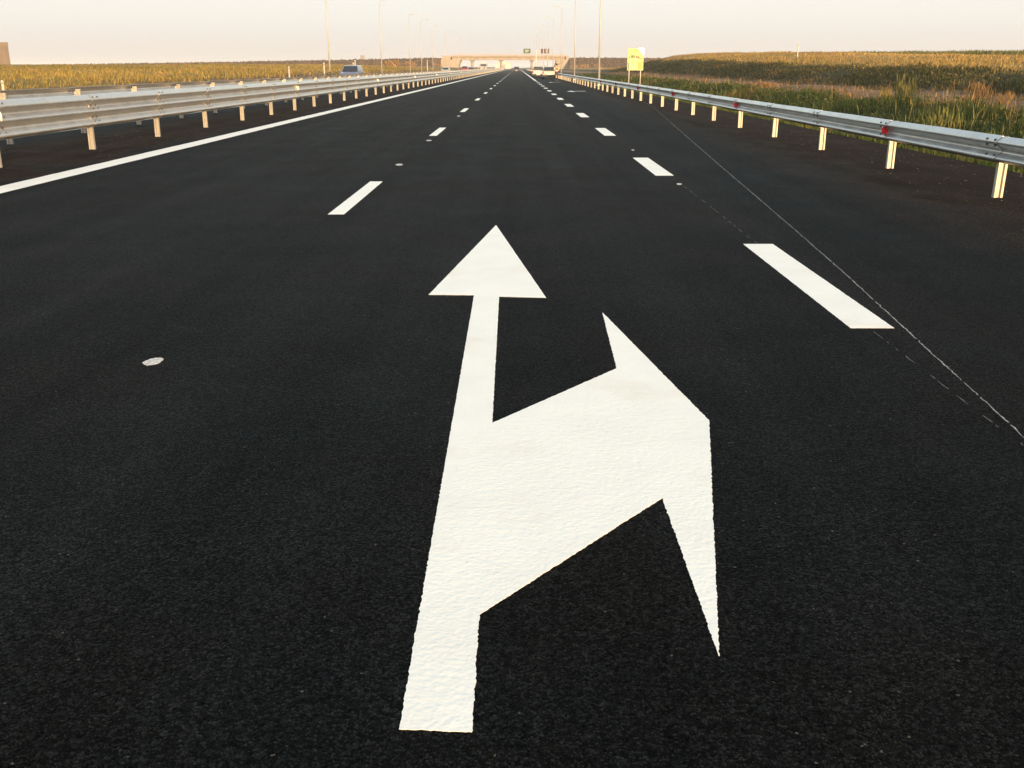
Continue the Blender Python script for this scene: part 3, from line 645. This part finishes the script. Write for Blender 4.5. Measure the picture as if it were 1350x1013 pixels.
def car(name, label, x, y, rz, pm, L=4.3, Wd=1.76, Hh=1.48, kind='hatch', rack=False, z=0.0):
    e = empty(name, (x, y, z), rz, label, 'car')
    h = L/2; hw = Wd/2; belt = .62*Hh + .02
    # +y is the front of the car
    if kind == 'estate': g = [(-h + .08, belt), (-h + .30, Hh - .06), (-h + .5, Hh), (h - 2.1, Hh), (h - 1.9, Hh - .03), (h - 1.15, belt)]
    elif kind == 'van': g = [(-h + .05, belt), (-h + .12, Hh - .06), (-h + .25, Hh), (h - 1.75, Hh), (h - 1.55, Hh - .05), (h - .75, belt)]
    else: g = [(-h + .12, belt), (-h + .55, Hh - .10), (-h + .85, Hh - .01), (h - 2.05, Hh), (h - 1.8, Hh - .04), (h - 1.05, belt)]
    low = [(-h, .32), (-h - .02, .55), (-h + .05, belt - .04)]
    front = [(h - .25, belt - .12), (h - .03, .60), (h, .34), (h - .05, .24)]
    prof = low + [g[0]] + [g[-1]] + front + [(-h + .05, .24)]
    w1 = lambda zz: hw*(1.0 if .4 < zz < .75 else .965)
    loft_side('body', prof, w1, pm, e, .07)
    wz = lambda zz: hw*(.93 - .20*max(0.0, (zz - belt)/max(.01, Hh - belt)))
    cab = [(g[0][0] + .02, belt - .02)] + [(a, b) for a, b in g[1:-1]] + [(g[-1][0] - .02, belt - .02)]
    loft_side('cabin', cab, wz, pm, e, .05)
    def quad(nme, pts, m, thick=.006):
        b = MB(); b.add(pts, [(0, 1, 2, 3)]); o = b.obj(nme, m, e)
        s = o.modifiers.new('thick', 'SOLIDIFY'); s.thickness = thick; s.offset = 0; return o
    def lerp(p, q, t): return (p[0] + (q[0]-p[0])*t, p[1] + (q[1]-p[1])*t)
    # rear and front screens lie on the sloped ends of the cabin
    for nme, a, b_, sy in (('rear_window', g[0], g[1], -1), ('windscreen', g[-1], g[-2], 1)):
        p, q = lerp(a, b_, .04), lerp(a, b_, .92)
        o = .012*sy
        quad(nme, [(-wz(p[1]) + .07, p[0] + o, p[1] + .006), (wz(p[1]) - .07, p[0] + o, p[1] + .006), (wz(q[1]) - .07, q[0] + o, q[1] + .006), (-wz(q[1]) + .07, q[0] + o, q[1] + .006)], M['glass'], .012)
    ya, yb_ = g[1][0] + .18, g[-2][0] - .02; zt_, zb_ = Hh - .12, belt + .04
    y0_, y1_ = g[0][0] + .32, g[-1][0] - .28
    cuts = [0, .33, .66, 1.0] if kind in ('estate', 'van') else [0, .5, 1.0]
    for s in (-1, 1):
        for c0, c1 in zip(cuts[:-1], cuts[1:]):
            c0 += .015; c1 -= .015
            quad('side_window', [(s*(wz(zb_) + .006), y0_ + (y1_ - y0_)*c0, zb_), (s*(wz(zb_) + .006), y0_ + (y1_ - y0_)*c1, zb_),
                                 (s*(wz(zt_) + .006), ya + (yb_ - ya)*c1, zt_), (s*(wz(zt_) + .006), ya + (yb_ - ya)*c0, zt_)], M['glass'], .012)
        mi = MB().box(s*(hw + .02), s*(hw + .20), g[-1][0] - .30, g[-1][0] - .20, belt, belt + .14); mi.obj('mirror', pm, e, bevel=.02)
        MB().box(s*hw*.80, s*hw*.955, -h - .03, -h + .1, .62, belt - .06).obj('tail_light', M['tail'], e, bevel=.015)
        MB().box(s*hw*.60, s*hw*.95, h - .12, h + .015, .56, .70).obj('headlight', M['headlamp'], e, bevel=.02)
        for yy in (-h + .78, h - .82): wheel(e, s*(hw - .10), yy, .315, .2)
        if rack: MB().tube((s*hw*.66, -h + .7, Hh + .07), (s*hw*.66, h - 2.2, Hh + .07), .025, .025, 6).box(s*hw*.66 - .02, s*hw*.66 + .02, -h + .8, -h + .9, Hh - .03, Hh + .07).box(s*hw*.66 - .02, s*hw*.66 + .02, h - 2.5, h - 2.4, Hh - .03, Hh + .07).obj('roof_rail', M['blackplastic'], e)
    MB().box(-hw*.95, hw*.95, -h - .06, -h + .12, .26, .50).obj('rear_bumper', M['blackplastic'], e, bevel=.03)
    MB().box(-hw*.95, hw*.95, h - .12, h + .05, .24, .48).obj('front_bumper', M['blackplastic'], e, bevel=.03)
    MB().box(-.26, .26, -h - .075, -h - .062, .56 if kind != 'van' else .38, .67 if kind != 'van' else .49).obj('number_plate', M['plate'], e)
    MB().box(-hw*.5, hw*.5, h - .02, h + .02, .50, .62).obj('grille', M['blackplastic'], e)
    return e
white_p, cream_p = paintcar('white', (.42, .415, .40)), paintcar('warm_white', (.36, .34, .295))
c = ground(723.5, 104.3); car('parked_car', 'white estate car with roof rails parked beside the worker in orange', c.x + .05, c.y + 2.2, 0, cream_p, 4.5, 1.8, 1.55, 'estate', True)
c = ground(711.5, 103.2); car('parked_car', 'white car half hidden ahead of the white estate car', c.x + .02, c.y + 7.5, R(-3), white_p, 4.3, 1.78, 1.62, 'van')
c = ground(681, 95.6); car('car', 'dark car driving away down the middle lane', c.x, c.y, 0, paintcar('black', (.007, .005, .006)), 4.3, 1.85, 1.62, 'hatch')
blue_p = paintcar('grey_blue', (.085, .105, .165))
car('car', 'blue-grey car on the opposite carriageway behind the left barriers', -15.9, at_x(464, -15.9), math.pi, blue_p, 4.2, 1.74, 1.62, 'van')
car('car', 'silver car far off on the opposite carriageway, left of the red car', -16.5, at_x(588, -16.5), math.pi, paintcar('silver', (.55, .55, .55)), 4.2, 1.75, 1.45)
car('car', 'bright red car under the left end of the overpass', -15.0, at_x(613, -15.0), math.pi, paintcar('red', (.42, .03, .03)), 4.2, 1.78, 1.75, 'van')
car('car', 'dark red car right of the bright red car', -12.6, at_x(621.5, -12.6), math.pi, paintcar('dark_red', (.20, .03, .03)), 4.3, 1.76, 1.45)
# white lorry coming the other way
yl = at_x(638, -13.6)
lo = empty('lorry', (-13.6, yl, 0), math.pi, 'white lorry with a dark windscreen coming on the opposite carriageway', 'lorry')
loft_side('cab', [(3.0, .5), (5.0, .5), (5.05, 1.6), (4.9, 2.9), (4.6, 3.2), (3.0, 3.2)], lambda z: 1.22, white_p, lo, .06)
MB().box(-1.24, 1.24, -5, 2.9, .95, 3.5).obj('cargo_box', M['roofwhite'], lo, bevel=.03)
MB().box(-.5, .5, -5, 4.5, .55, .93).obj('chassis', M['blackplastic'], lo)
MB().prism([(5.045, 1.75), (5.075, 1.75), (4.945, 2.75), (4.915, 2.75)], 'x', -1.08, 1.08).obj('windscreen', M['glass'], lo)
MB().box(-1.2, 1.2, 4.95, 5.12, .45, .85).obj('bumper', M['blackplastic'], lo, bevel=.03)
MB().box(-.8, .8, 5.04, 5.07, .95, 1.45).obj('grille', M['signgrey'], lo)
for s in (-1, 1):
    MB().box(s*.85, s*1.15, 5.03, 5.08, .9, 1.1).obj('headlight', M['headlamp'], lo)
    MB().box(s*1.28, s*1.50, 4.5, 4.62, 1.8, 2.6).obj('mirror', M['blackplastic'], lo)
    for yy in (4.1, -2.2, -3.5): wheel(lo, s*1.05, yy, .5, .3)

# ------------------------------------------------------------------ worker
def skin_mesh(name, verts, edges, radii, m, levels=1):
    me = bpy.data.meshes.new(name); me.from_pydata(verts, edges, []); o = bpy.data.objects.new('tmp', me); COL.objects.link(o)
    o.modifiers.new('skin', 'SKIN'); sv = me.skin_vertices[0].data
    for i, r in enumerate(radii): sv[i].radius = (r, r) if not isinstance(r, tuple) else r
    sv[0].use_root = True
    s = o.modifiers.new('sub', 'SUBSURF'); s.levels = s.render_levels = levels
    dg = bpy.context.evaluated_depsgraph_get(); ev = o.evaluated_get(dg); out = bpy.data.meshes.new_from_object(ev)
    bpy.data.objects.remove(o); out.name = name; out.materials.clear(); out.materials.append(m); out.shade_smooth()
    return out
wp = ground(733.5, 107.2)
wk = empty('person', (wp.x, wp.y, 0), R(20), 'worker in an orange vest and dark trousers holding a long pole over the shoulder', 'person')
#            pelvis, waist, chest, neck, headlow, head, headtop | L hip knee ankle toe | R ... | L sh elbow wrist | R
V = [(0,0,.95),(0,.01,1.12),(0,.02,1.34),(0,.01,1.50),(0,.02,1.57),(0,.02,1.66),(0,.01,1.76),
     (-.10,0,.90),(-.12,.03,.49),(-.13,-.02,.09),(-.14,.12,.04), (.10,0,.90),(.13,.05,.49),(.14,.02,.09),(.16,.16,.04),
     (-.18,.01,1.42),(-.30,-.02,1.18),(-.20,.16,1.30), (.18,.01,1.42),(.30,.0,1.20),(.16,.16,1.36),
     (0,.105,1.645), (-.075,.01,1.66), (.075,.01,1.66)]
E = [(0,1),(1,2),(2,3),(3,4),(4,5),(5,6),(0,7),(7,8),(8,9),(9,10),(0,11),(11,12),(12,13),(13,14),(2,15),(15,16),(16,17),(2,18),(18,19),(19,20),(5,21),(5,22),(5,23)]
Rr = [(.155,.11),(.14,.10),(.165,.115),.058,.065,.092,.06, .088,.062,.045,.04, .088,.062,.045,.04, .062,.047,.034, .062,.047,.034, .016,.016,.016]
for s, wi in ((-1, 17), (1, 20)):
    w0 = Vector(V[wi]); 
    base = w0 + Vector((.0, .05, .03)); V.append(tuple(base)); Rr.append((.036, .020)); bi = len(V)-1; E.append((wi, bi))
    for k in range(4):
        p = base + Vector((-s*(.025 - .018*k), .04, .03 + .004*k)); q = p + Vector((-s*.02, .005, .035 - .005*abs(k-1)))
        V += [tuple(p), tuple(q)]; Rr += [.009, .008]; E += [(bi, len(V)-2), (len(V)-2, len(V)-1)]
    p = w0 + Vector((s*.03, .035, .035)); q = p + Vector((s*.0, .03, .02)); V += [tuple(p), tuple(q)]; Rr += [.010, .009]; E += [(bi, len(V)-2), (len(V)-2, len(V)-1)]
mesh_obj('body', skin_mesh('body', V, E, Rr, M['skin']), wk)
mesh_obj('trousers', skin_mesh('trousers', [(0,0,.95),(0,.005,1.06),(-.10,0,.89),(-.12,.03,.49),(-.13,-.02,.10),(.10,0,.89),(.13,.05,.49),(.14,.02,.10)],
         [(0,1),(0,2),(2,3),(3,4),(0,5),(5,6),(6,7)], [(.17,.125),(.155,.115),.105,.078,.065,.105,.078,.065], M['trousers']), wk)
mesh_obj('vest', skin_mesh('vest', [(0,.01,1.02),(0,.01,1.14),(0,.02,1.34),(0,.01,1.455),(-.155,.01,1.42),(.155,.01,1.42)], [(0,1),(1,2),(2,3),(2,4),(2,5)],
         [(.18,.13),(.165,.12),(.185,.135),(.09,.08),.085,.085], M['vest']), wk)
mesh_obj('sleeve', skin_mesh('sleeve', [(-.17,.01,1.43),(-.24,-.005,1.30),(-.30,-.02,1.18),(-.23,.10,1.26)], [(0,1),(1,2),(2,3)], [.078,.07,.062,.05], M['shirt']), wk)
mesh_obj('sleeve', skin_mesh('sleeve', [(.17,.01,1.43),(.24,.005,1.31),(.30,.0,1.20),(.21,.10,1.29)], [(0,1),(1,2),(2,3)], [.078,.07,.062,.05], M['shirt']), wk)
mesh_obj('hair', skin_mesh('hair', [(0,.0,1.72),(0,-.03,1.68),(0,-.045,1.62),(0,.045,1.76)], [(0,1),(1,2),(0,3)], [.088,.09,.06,.05], M['hair']), wk)
for x, y in ((-.135, .04), (.15, .08)): MB().box(x - .05, x + .05, y - .13, y + .15, 0, .11).obj('boot', M['shoe'], wk, bevel=.03)
sb = MB(); sb.box(-.19, .19, -.125, -.105, 1.10, 1.15); sb.box(-.19, .19, .135, .155, 1.10, 1.15); sb.obj('reflective_band', M['strip'], wk)
# the pole rests on the shoulder and in both hands
a, b2 = Vector((-.42, .30, 1.30)), Vector((.75, -.02, 1.95))
pe = empty('pole_tool', (wp.x, wp.y, 0), R(20), 'long dark pole held slanting over the shoulder of the worker', 'tool')
MB().tube((-.55, .235, 1.22), (.80, .13, 2.02), .02, .018, 8).obj('shaft', M['wood'], pe, True)
MB().tube((-.60, .24, 1.19), (-.54, .234, 1.226), .045, .03, 8).obj('ferrule', M['bolt'], pe)

# ------------------------------------------------------------------ vegetation
def blades(name, pos, hgt, wid, tones, lean=.35, droop=.25, jitter=.18):
    """pos (n,3) roots; hgt, wid (n,); tones (n,3): bent tapering blades, five corners each, as one mesh"""
    n = len(pos); ang = rng.uniform(0, 2*np.pi, n); la = rng.uniform(0, 2*np.pi, n)
    side = np.stack([np.cos(ang), np.sin(ang), np.zeros(n)], 1)
    ld = np.stack([np.cos(la), np.sin(la), np.zeros(n)], 1)*np.abs(rng.normal(0, lean, n))[:, None]
    up = np.array([0, 0, 1.0])
    h = hgt[:, None]; w = wid[:, None]
    mid = pos + up*h*.58 + ld*h*.40
    tip = pos + up*h*(1 - droop*np.linalg.norm(ld, axis=1, keepdims=True)) + ld*h*1.05
    root = pos - up*.04
    v = np.stack([root - side*w*.5, root + side*w*.5, mid + side*w*.42, mid - side*w*.42, tip], 1).reshape(-1, 3)
    k = (np.arange(n)*5)[:, None]
    tri = np.concatenate([k + [0, 1, 2], k + [0, 2, 3], k + [3, 2, 4]], 0)
    me = bpy.data.meshes.new(name); np_mesh(me, v, tri)
    t = tones*(1 + rng.normal(0, jitter, (n, 1))); t = np.clip(t, .005, 1)
    sh = np.array([.9, .9, 1.0, 1.0, 1.1])
    np_color(me, 'tone', (t[:, None, :]*sh[None, :, None]).reshape(-1, 3)); me.materials.append(M['blade'])
    return me
def vnoise(x, y, s, seed=0):
    r = np.random.default_rng(seed); o = np.zeros_like(x)
    for k in range(5):
        a = r.uniform(0, 2*np.pi); f = s*r.uniform(.5, 1.8); o += np.sin((x*np.cos(a) + y*np.sin(a))*f + r.uniform(0, 6))
    return o/5
def scatter(n, x0, x1, y0, y1, power=1.0):
    x = rng.uniform(x0, x1, n); y = y0 + (y1 - y0)*rng.uniform(0, 1, n)**power
    return x, y
def pick(n, cols, w):
    c = np.array(cols); return c[rng.choice(len(c), n, p=np.array(w)/sum(w))]
GREEN = [(.042,.068,.014), (.060,.086,.019), (.10,.11,.03), (.032,.050,.012), (.15,.12,.05)]
GOLD = [(.29,.195,.06), (.26,.18,.055), (.32,.22,.08), (.22,.17,.05), (.24,.14,.05)]
def field(name, label, n, xr, yr, h, w, cols, wts, power=1.4, clump=0.5, cs=.35, lean=.35, cat='grass', thin=None, wgrow=0.0, brown=None):
    x, y = scatter(n, *xr, *yr, power)
    cl = vnoise(x, y, cs, len(name) + n) 
    keep = rng.uniform(0, 1, n) < np.clip(.75 + clump*cl*1.2, .12, 1)
    if thin is not None: keep &= thin(x, y)
    x, y, cl = x[keep], y[keep], cl[keep]; m = len(x)
    hh = rng.uniform(h[0], h[1], m)*(1 + .6*cl); ww = rng.uniform(w[0], w[1], m)*(1 + wgrow*y/100)
    t = pick(m, cols, wts)
    big = vnoise(x, y, .12, 99)[:, None]
    if brown is not None:
        pt = vnoise(x, y, .28, 321)[:, None]; t = np.where(pt + rng.normal(0, .12, pt.shape) > brown, t*np.array([[2.4, 1.5, 1.6]]), t)
    t = t*(1 + .35*big*np.array([[1.0, .8, .7]]))
    o = mesh_obj(name, blades(name, np.stack([x, y, gz(x, y)], 1), hh, ww, t, lean))
    return tag(o, label, cat, kind='stuff')
# low verge grass right at the asphalt edge
field('verge_grass', 'short bright grass along the edge of the right shoulder', 16000, (7.2, 8.6), (6, 120), (.06, .17), (.012, .026), GREEN, (3, 4, 2, 1, .6), 1.8, .3, .9, .6, wgrow=.6)
# tall weeds of the ditch, near and far
field('ditch_weeds', 'tall dark green weeds filling the ditch behind the right guardrail', 62000, (8.0, 15.4), (8, 62), (.16, .54), (.016, .036), GREEN, (4, 4, 1.2, 4, 1.0), 1.3, .6, .55, .75, brown=.32)
field('ditch_weeds', 'distant dark green ditch weeds below the yellow board', 46000, (8.0, 15.4), (62, 230), (.18, .54), (.045, .10), GREEN, (4, 3, 1.0, 4, .7), 1.3, .5, .4, .7, wgrow=.25, brown=.36)
field('seed_stalks', 'thin straw-coloured stalks standing among the ditch weeds', 1500, (8.5, 15.5), (10, 120), (.40, .80), (.012, .026), [(.30,.24,.10), (.24,.20,.07), (.20,.19,.06), (.32,.18,.07)], (2, 2, 2, 1), 1.5, .9, .8, .22, wgrow=.6)
def leaves(name, label, n, xr, yr, zr, size, cols, wts, power=1.4, cs=.8):
    x, y = scatter(n, *xr, *yr, power); cl = vnoise(x, y, cs, n); keep = rng.uniform(0, 1, n) < np.clip(.45 + 1.3*cl, .03, 1)
    x, y, cl = x[keep], y[keep], cl[keep]; m = len(x)
    c = np.stack([x, y, gz(x, y) + rng.uniform(zr[0], zr[1], m)*(1 + .5*cl)], 1); s = (rng.uniform(size[0], size[1], m)*(1 + y/120))[:, None]
    a = rng.normal(size=(m, 3)); a /= np.linalg.norm(a, axis=1, keepdims=True); b = np.cross(a, rng.normal(size=(m, 3))); b /= np.linalg.norm(b, axis=1, keepdims=True)
    v = np.stack([c - a*s, c + b*s*.45, c + a*s, c - b*s*.45], 1).reshape(-1, 3)
    me = bpy.data.meshes.new(name); np_mesh(me, v, (np.arange(m)*4)[:, None] + np.arange(4)[None, :])
    t = np.clip(pick(m, cols, wts)*(1 + rng.normal(0, .25, (m, 1))), .005, 1); np_color(me, 'tone', np.repeat(t, 4, 0)); me.materials.append(M['blade'])
    tag(mesh_obj(name, me), label, 'weeds', kind='stuff')
leaves('leafy_weeds', 'broad-leaved weeds in clumps among the ditch grass', 60000, (8.2, 15.3), (9, 150), (.04, .42), (.025, .06), GREEN + [(.10,.10,.03)], (4, 5, 2, 3, .8, 1.5))
leaves('bank_weeds', 'dark leafy growth patched over the bank below the field', 26000, (20.2, 24.6), (16, 200), (.02, .28), (.035, .07), [(.06,.064,.02), (.085,.075,.03), (.14,.095,.042)], (3, 2, 1))
# sparse dry growth on the dirt track and along its edge
field('track_grass', 'dry orange-brown grass along the dirt track', 26000, (14.6, 21.0), (14, 200), (.06, .34), (.02, .05), [(.26,.15,.06), (.30,.19,.08), (.12,.11,.04), (.20,.11,.05)], (3, 2, 2, 2), 1.5, .9, .7, .5, wgrow=.5,
      thin=lambda x, y: rng.uniform(0, 1, len(x)) < np.where((x > 16.4) & (x < 19.2), .13, .75))
field('bank_grass', 'dark olive growth on the bank below the golden field', 34000, (20.0, 25.0), (14, 230), (.08, .28), (.03, .07), [(.075,.075,.024), (.10,.088,.034), (.06,.06,.02), (.16,.11,.05)], (3, 2, 3, 1.4), 1.4, .5, .5, .45, wgrow=.4)
field('dry_field_grass', 'golden dry grass covering the raised field on the right', 95000, (24.0, 69), (25, 340), (.08, .30), (.035, .07), GOLD, (4, 3, 2, 1.4, 1), 1.3, .4, .25, .4, wgrow=.5)
field('far_crop', 'band of taller greenish crop along the skyline on the right', 46000, (67, 125), (60, 400), (.55, .95), (.09, .18), [(.10,.105,.026), (.13,.12,.03), (.08,.095,.024), (.20,.15,.05)], (3, 3, 2, .8), 1.2, .25, .3, .25, cat='crop', wgrow=.2)
field('left_field_grass', 'golden green tall grass of the field beyond the left barriers', 95000, (-64, -23.5), (30, 330), (.12, .42), (.035, .08), [(.25,.18,.05), (.19,.16,.042), (.15,.135,.038), (.27,.18,.06), (.21,.13,.045)], (4, 4, 3, 2, .8), 1.2, .4, .3, .5, wgrow=.3,
      thin=lambda x, y: rng.uniform(0, 1, len(x)) < np.where(x > -26.5, .25, 1.0))
# brush on the slopes of the overpass ramps
def ramp_brush():
    n = 26000; s = rng.uniform(0, 1, n) < .6
    x = np.where(s, rng.uniform(-330, -44, n), rng.uniform(31, 290, n))
    top = np.where(s, np.interp(x, [-340, -250, -165, -100, -42], [1.6, 2.7, 4.0, 5.1, 6.3]), np.interp(x, [28.5, 80, 140, 220, 300], [6.4, 6.2, 5.0, 3.4, 1.5]))
    t = rng.uniform(0, 1, n); y = YB - 6 - top*1.7*(1 - t); z = top*t
    c = pick(n, [(.10,.06,.03), (.13,.08,.035), (.07,.055,.022), (.20,.13,.05)], (4, 3, 2, .8))*(1 + .3*vnoise(x, y, .1, 5)[:, None])
    o = mesh_obj('ramp_brush', blades('ramp_brush', np.stack([x, y, z], 1), rng.uniform(.3, .9, n), rng.uniform(.3, .7, n), c, .35))
    tag(o, 'brown brush on the slopes of the overpass ramps', 'brush', kind='stuff')
ramp_brush()

# ---- single plants that stand out
def bush(label, x, y, hgt, spread, cols, n=420, wid=.02, name='dry_bush', lean=.5):
    z = float(gz(x, y)); e = empty(name, (x, y, z), 0, label, 'bush')
    st = MB()
    for k in range(9):
        a = k*2.4; q = Vector((math.cos(a)*spread*.55, math.sin(a)*spread*.55, hgt*random.uniform(.55, .95)))
        mid = q*.5 + Vector((0, 0, hgt*.08)); st.tube((0, 0, -.05), mid, .012, .008, 5, False).tube(mid, q, .008, .003, 5, False)
    st.obj('stems', M['bark'], e)
    k = 7; cc = np.stack([rng.normal(0, spread*.55, k), rng.normal(0, spread*.55, k), rng.uniform(.15, .62, k)*hgt], 1)
    w = rng.integers(0, k, n); p = cc[w]*np.where(rng.uniform(0, 1, (n, 1)) < .3, np.array([[1, 1, .25]]), 1.0) + rng.normal(0, 1, (n, 3))*np.array([[spread*.30, spread*.30, hgt*.13]])
    p[:, 2] = np.clip(p[:, 2], 0, hgt*.85)
    mesh_obj('foliage', blades('foliage', p, rng.uniform(.10, .30, n)*hgt, np.full(n, wid), pick(n, cols, [1]*len(cols)), lean), e)
    return e
DRY = [(.26,.15,.065), (.22,.125,.05), (.29,.18,.08)]
def on_right(px, X): return X, at_x(px, X)
bush('feathery orange-brown dry bush on the track edge at the right', *on_right(1292, 16.9), .8, .42, DRY, 420, .016)
bush('smaller orange dry bush right of the feathery dry bush', *on_right(1328, 17.6), .6, .32, DRY, 260, .015)
bush('tall pale green weed rising above the ditch left of the feathery dry bush', *on_right(1196, 15.4), 1.25, .30, [(.16,.16,.05), (.11,.13,.04), (.24,.19,.07)], 420, .025, 'tall_weed', .3)
bush('straw-coloured tuft left of the tall pale weed', *on_right(1172, 15.6), .75, .35, [(.30,.22,.08), (.22,.17,.06)], 380, .022, 'tall_weed')
bush('orange-brown tuft on the track beyond the second red reflector', *on_right(1010, 16.2), .4, .8, DRY, 600, .025)
bush('leafy yellow-green weed above the rail near the right edge', *on_right(1240, 11.8), 1.0, .5, [(.14,.15,.04), (.20,.18,.06), (.08,.11,.025)], 600, .025, 'tall_weed')
bush('leafy weed just above the rail at the right picture edge', *on_right(1322, 9.6), .95, .45, [(.14,.17,.045), (.09,.13,.03), (.22,.20,.07)], 500, .022, 'tall_weed')
for px, X, lb in ((757, 30, 'leftmost of three round sunlit bushes at the far right bank'), (770, 34, 'middle of three round sunlit bushes at the far right bank'), (787, 40, 'rightmost of three round sunlit bushes at the far right bank')):
    bush(lb, X, at_x(px, X), 2.2, 1.3, [(.36,.22,.09), (.30,.20,.08)], 500, .25, 'round_bush')
for px, X, lb in ((541.5, -40, 'tallest sunlit bush on the far left bank'), (515, -36, 'wide low sunlit bush on the far left bank, left of the tallest one'), (575, -44, 'sunlit bush on the far left bank, right of the tallest one')):
    bush(lb, X, at_x(px, X), 2.4, 1.6, [(.36,.21,.09), (.26,.17,.06)], 500, .25, 'round_bush')

# ---- crumbs of stone on the shoulders
def crumbs(name, label, n, xr, yr):
    b = MB()
    for _ in range(n):
        x, y, s = random.uniform(*xr), yr[0] + (yr[1]-yr[0])*random.random()**1.5, random.uniform(.004, .016)
        k = 5; a0 = random.random()*6
        vs = [(x + math.cos(a0 + 6.283*i/k)*s*random.uniform(.7, 1.2), y + math.sin(a0 + 6.283*i/k)*s*random.uniform(.7, 1.2), .0005) for i in range(k)] + [(x + random.gauss(0, s*.2), y, s*random.uniform(.5, .9))]
        b.add(vs, [(i, (i+1) % k, k) for i in range(k)])
    tag(b.obj(name, simple(name, (.13, .10, .075), .9, noise=.4, nscale=60)), label, 'gravel', kind='stuff')
crumbs('gravel', 'crumbs of stone scattered on the brown right shoulder', 320, (4.6, 7.1), (6, 45))
crumbs('gravel', 'crumbs of stone scattered on the brown strip under the left barrier', 200, (-9.2, -6.8), (8, 45))

# ------------------------------------------------------------------ haze
hz = MB().box(-4200, 4200, -120, 4700, -3, 16)
hm = bpy.data.materials.new('haze'); hm.use_nodes = True; hn = hm.node_tree.nodes; hl = hm.node_tree.links
hn.remove(hn['Principled BSDF']); pv = hn.new('ShaderNodeVolumePrincipled')
pv.inputs['Color'].default_value = (0.86, 0.93, 1.0, 1); pv.inputs['Density'].default_value = 0.00024; pv.inputs['Anisotropy'].default_value = 0.0
hl.new(pv.outputs['Volume'], hn['Material Output'].inputs['Volume'])
tag(hz.obj('haze', hm), 'thin warm haze over the plain', 'haze', kind='stuff')
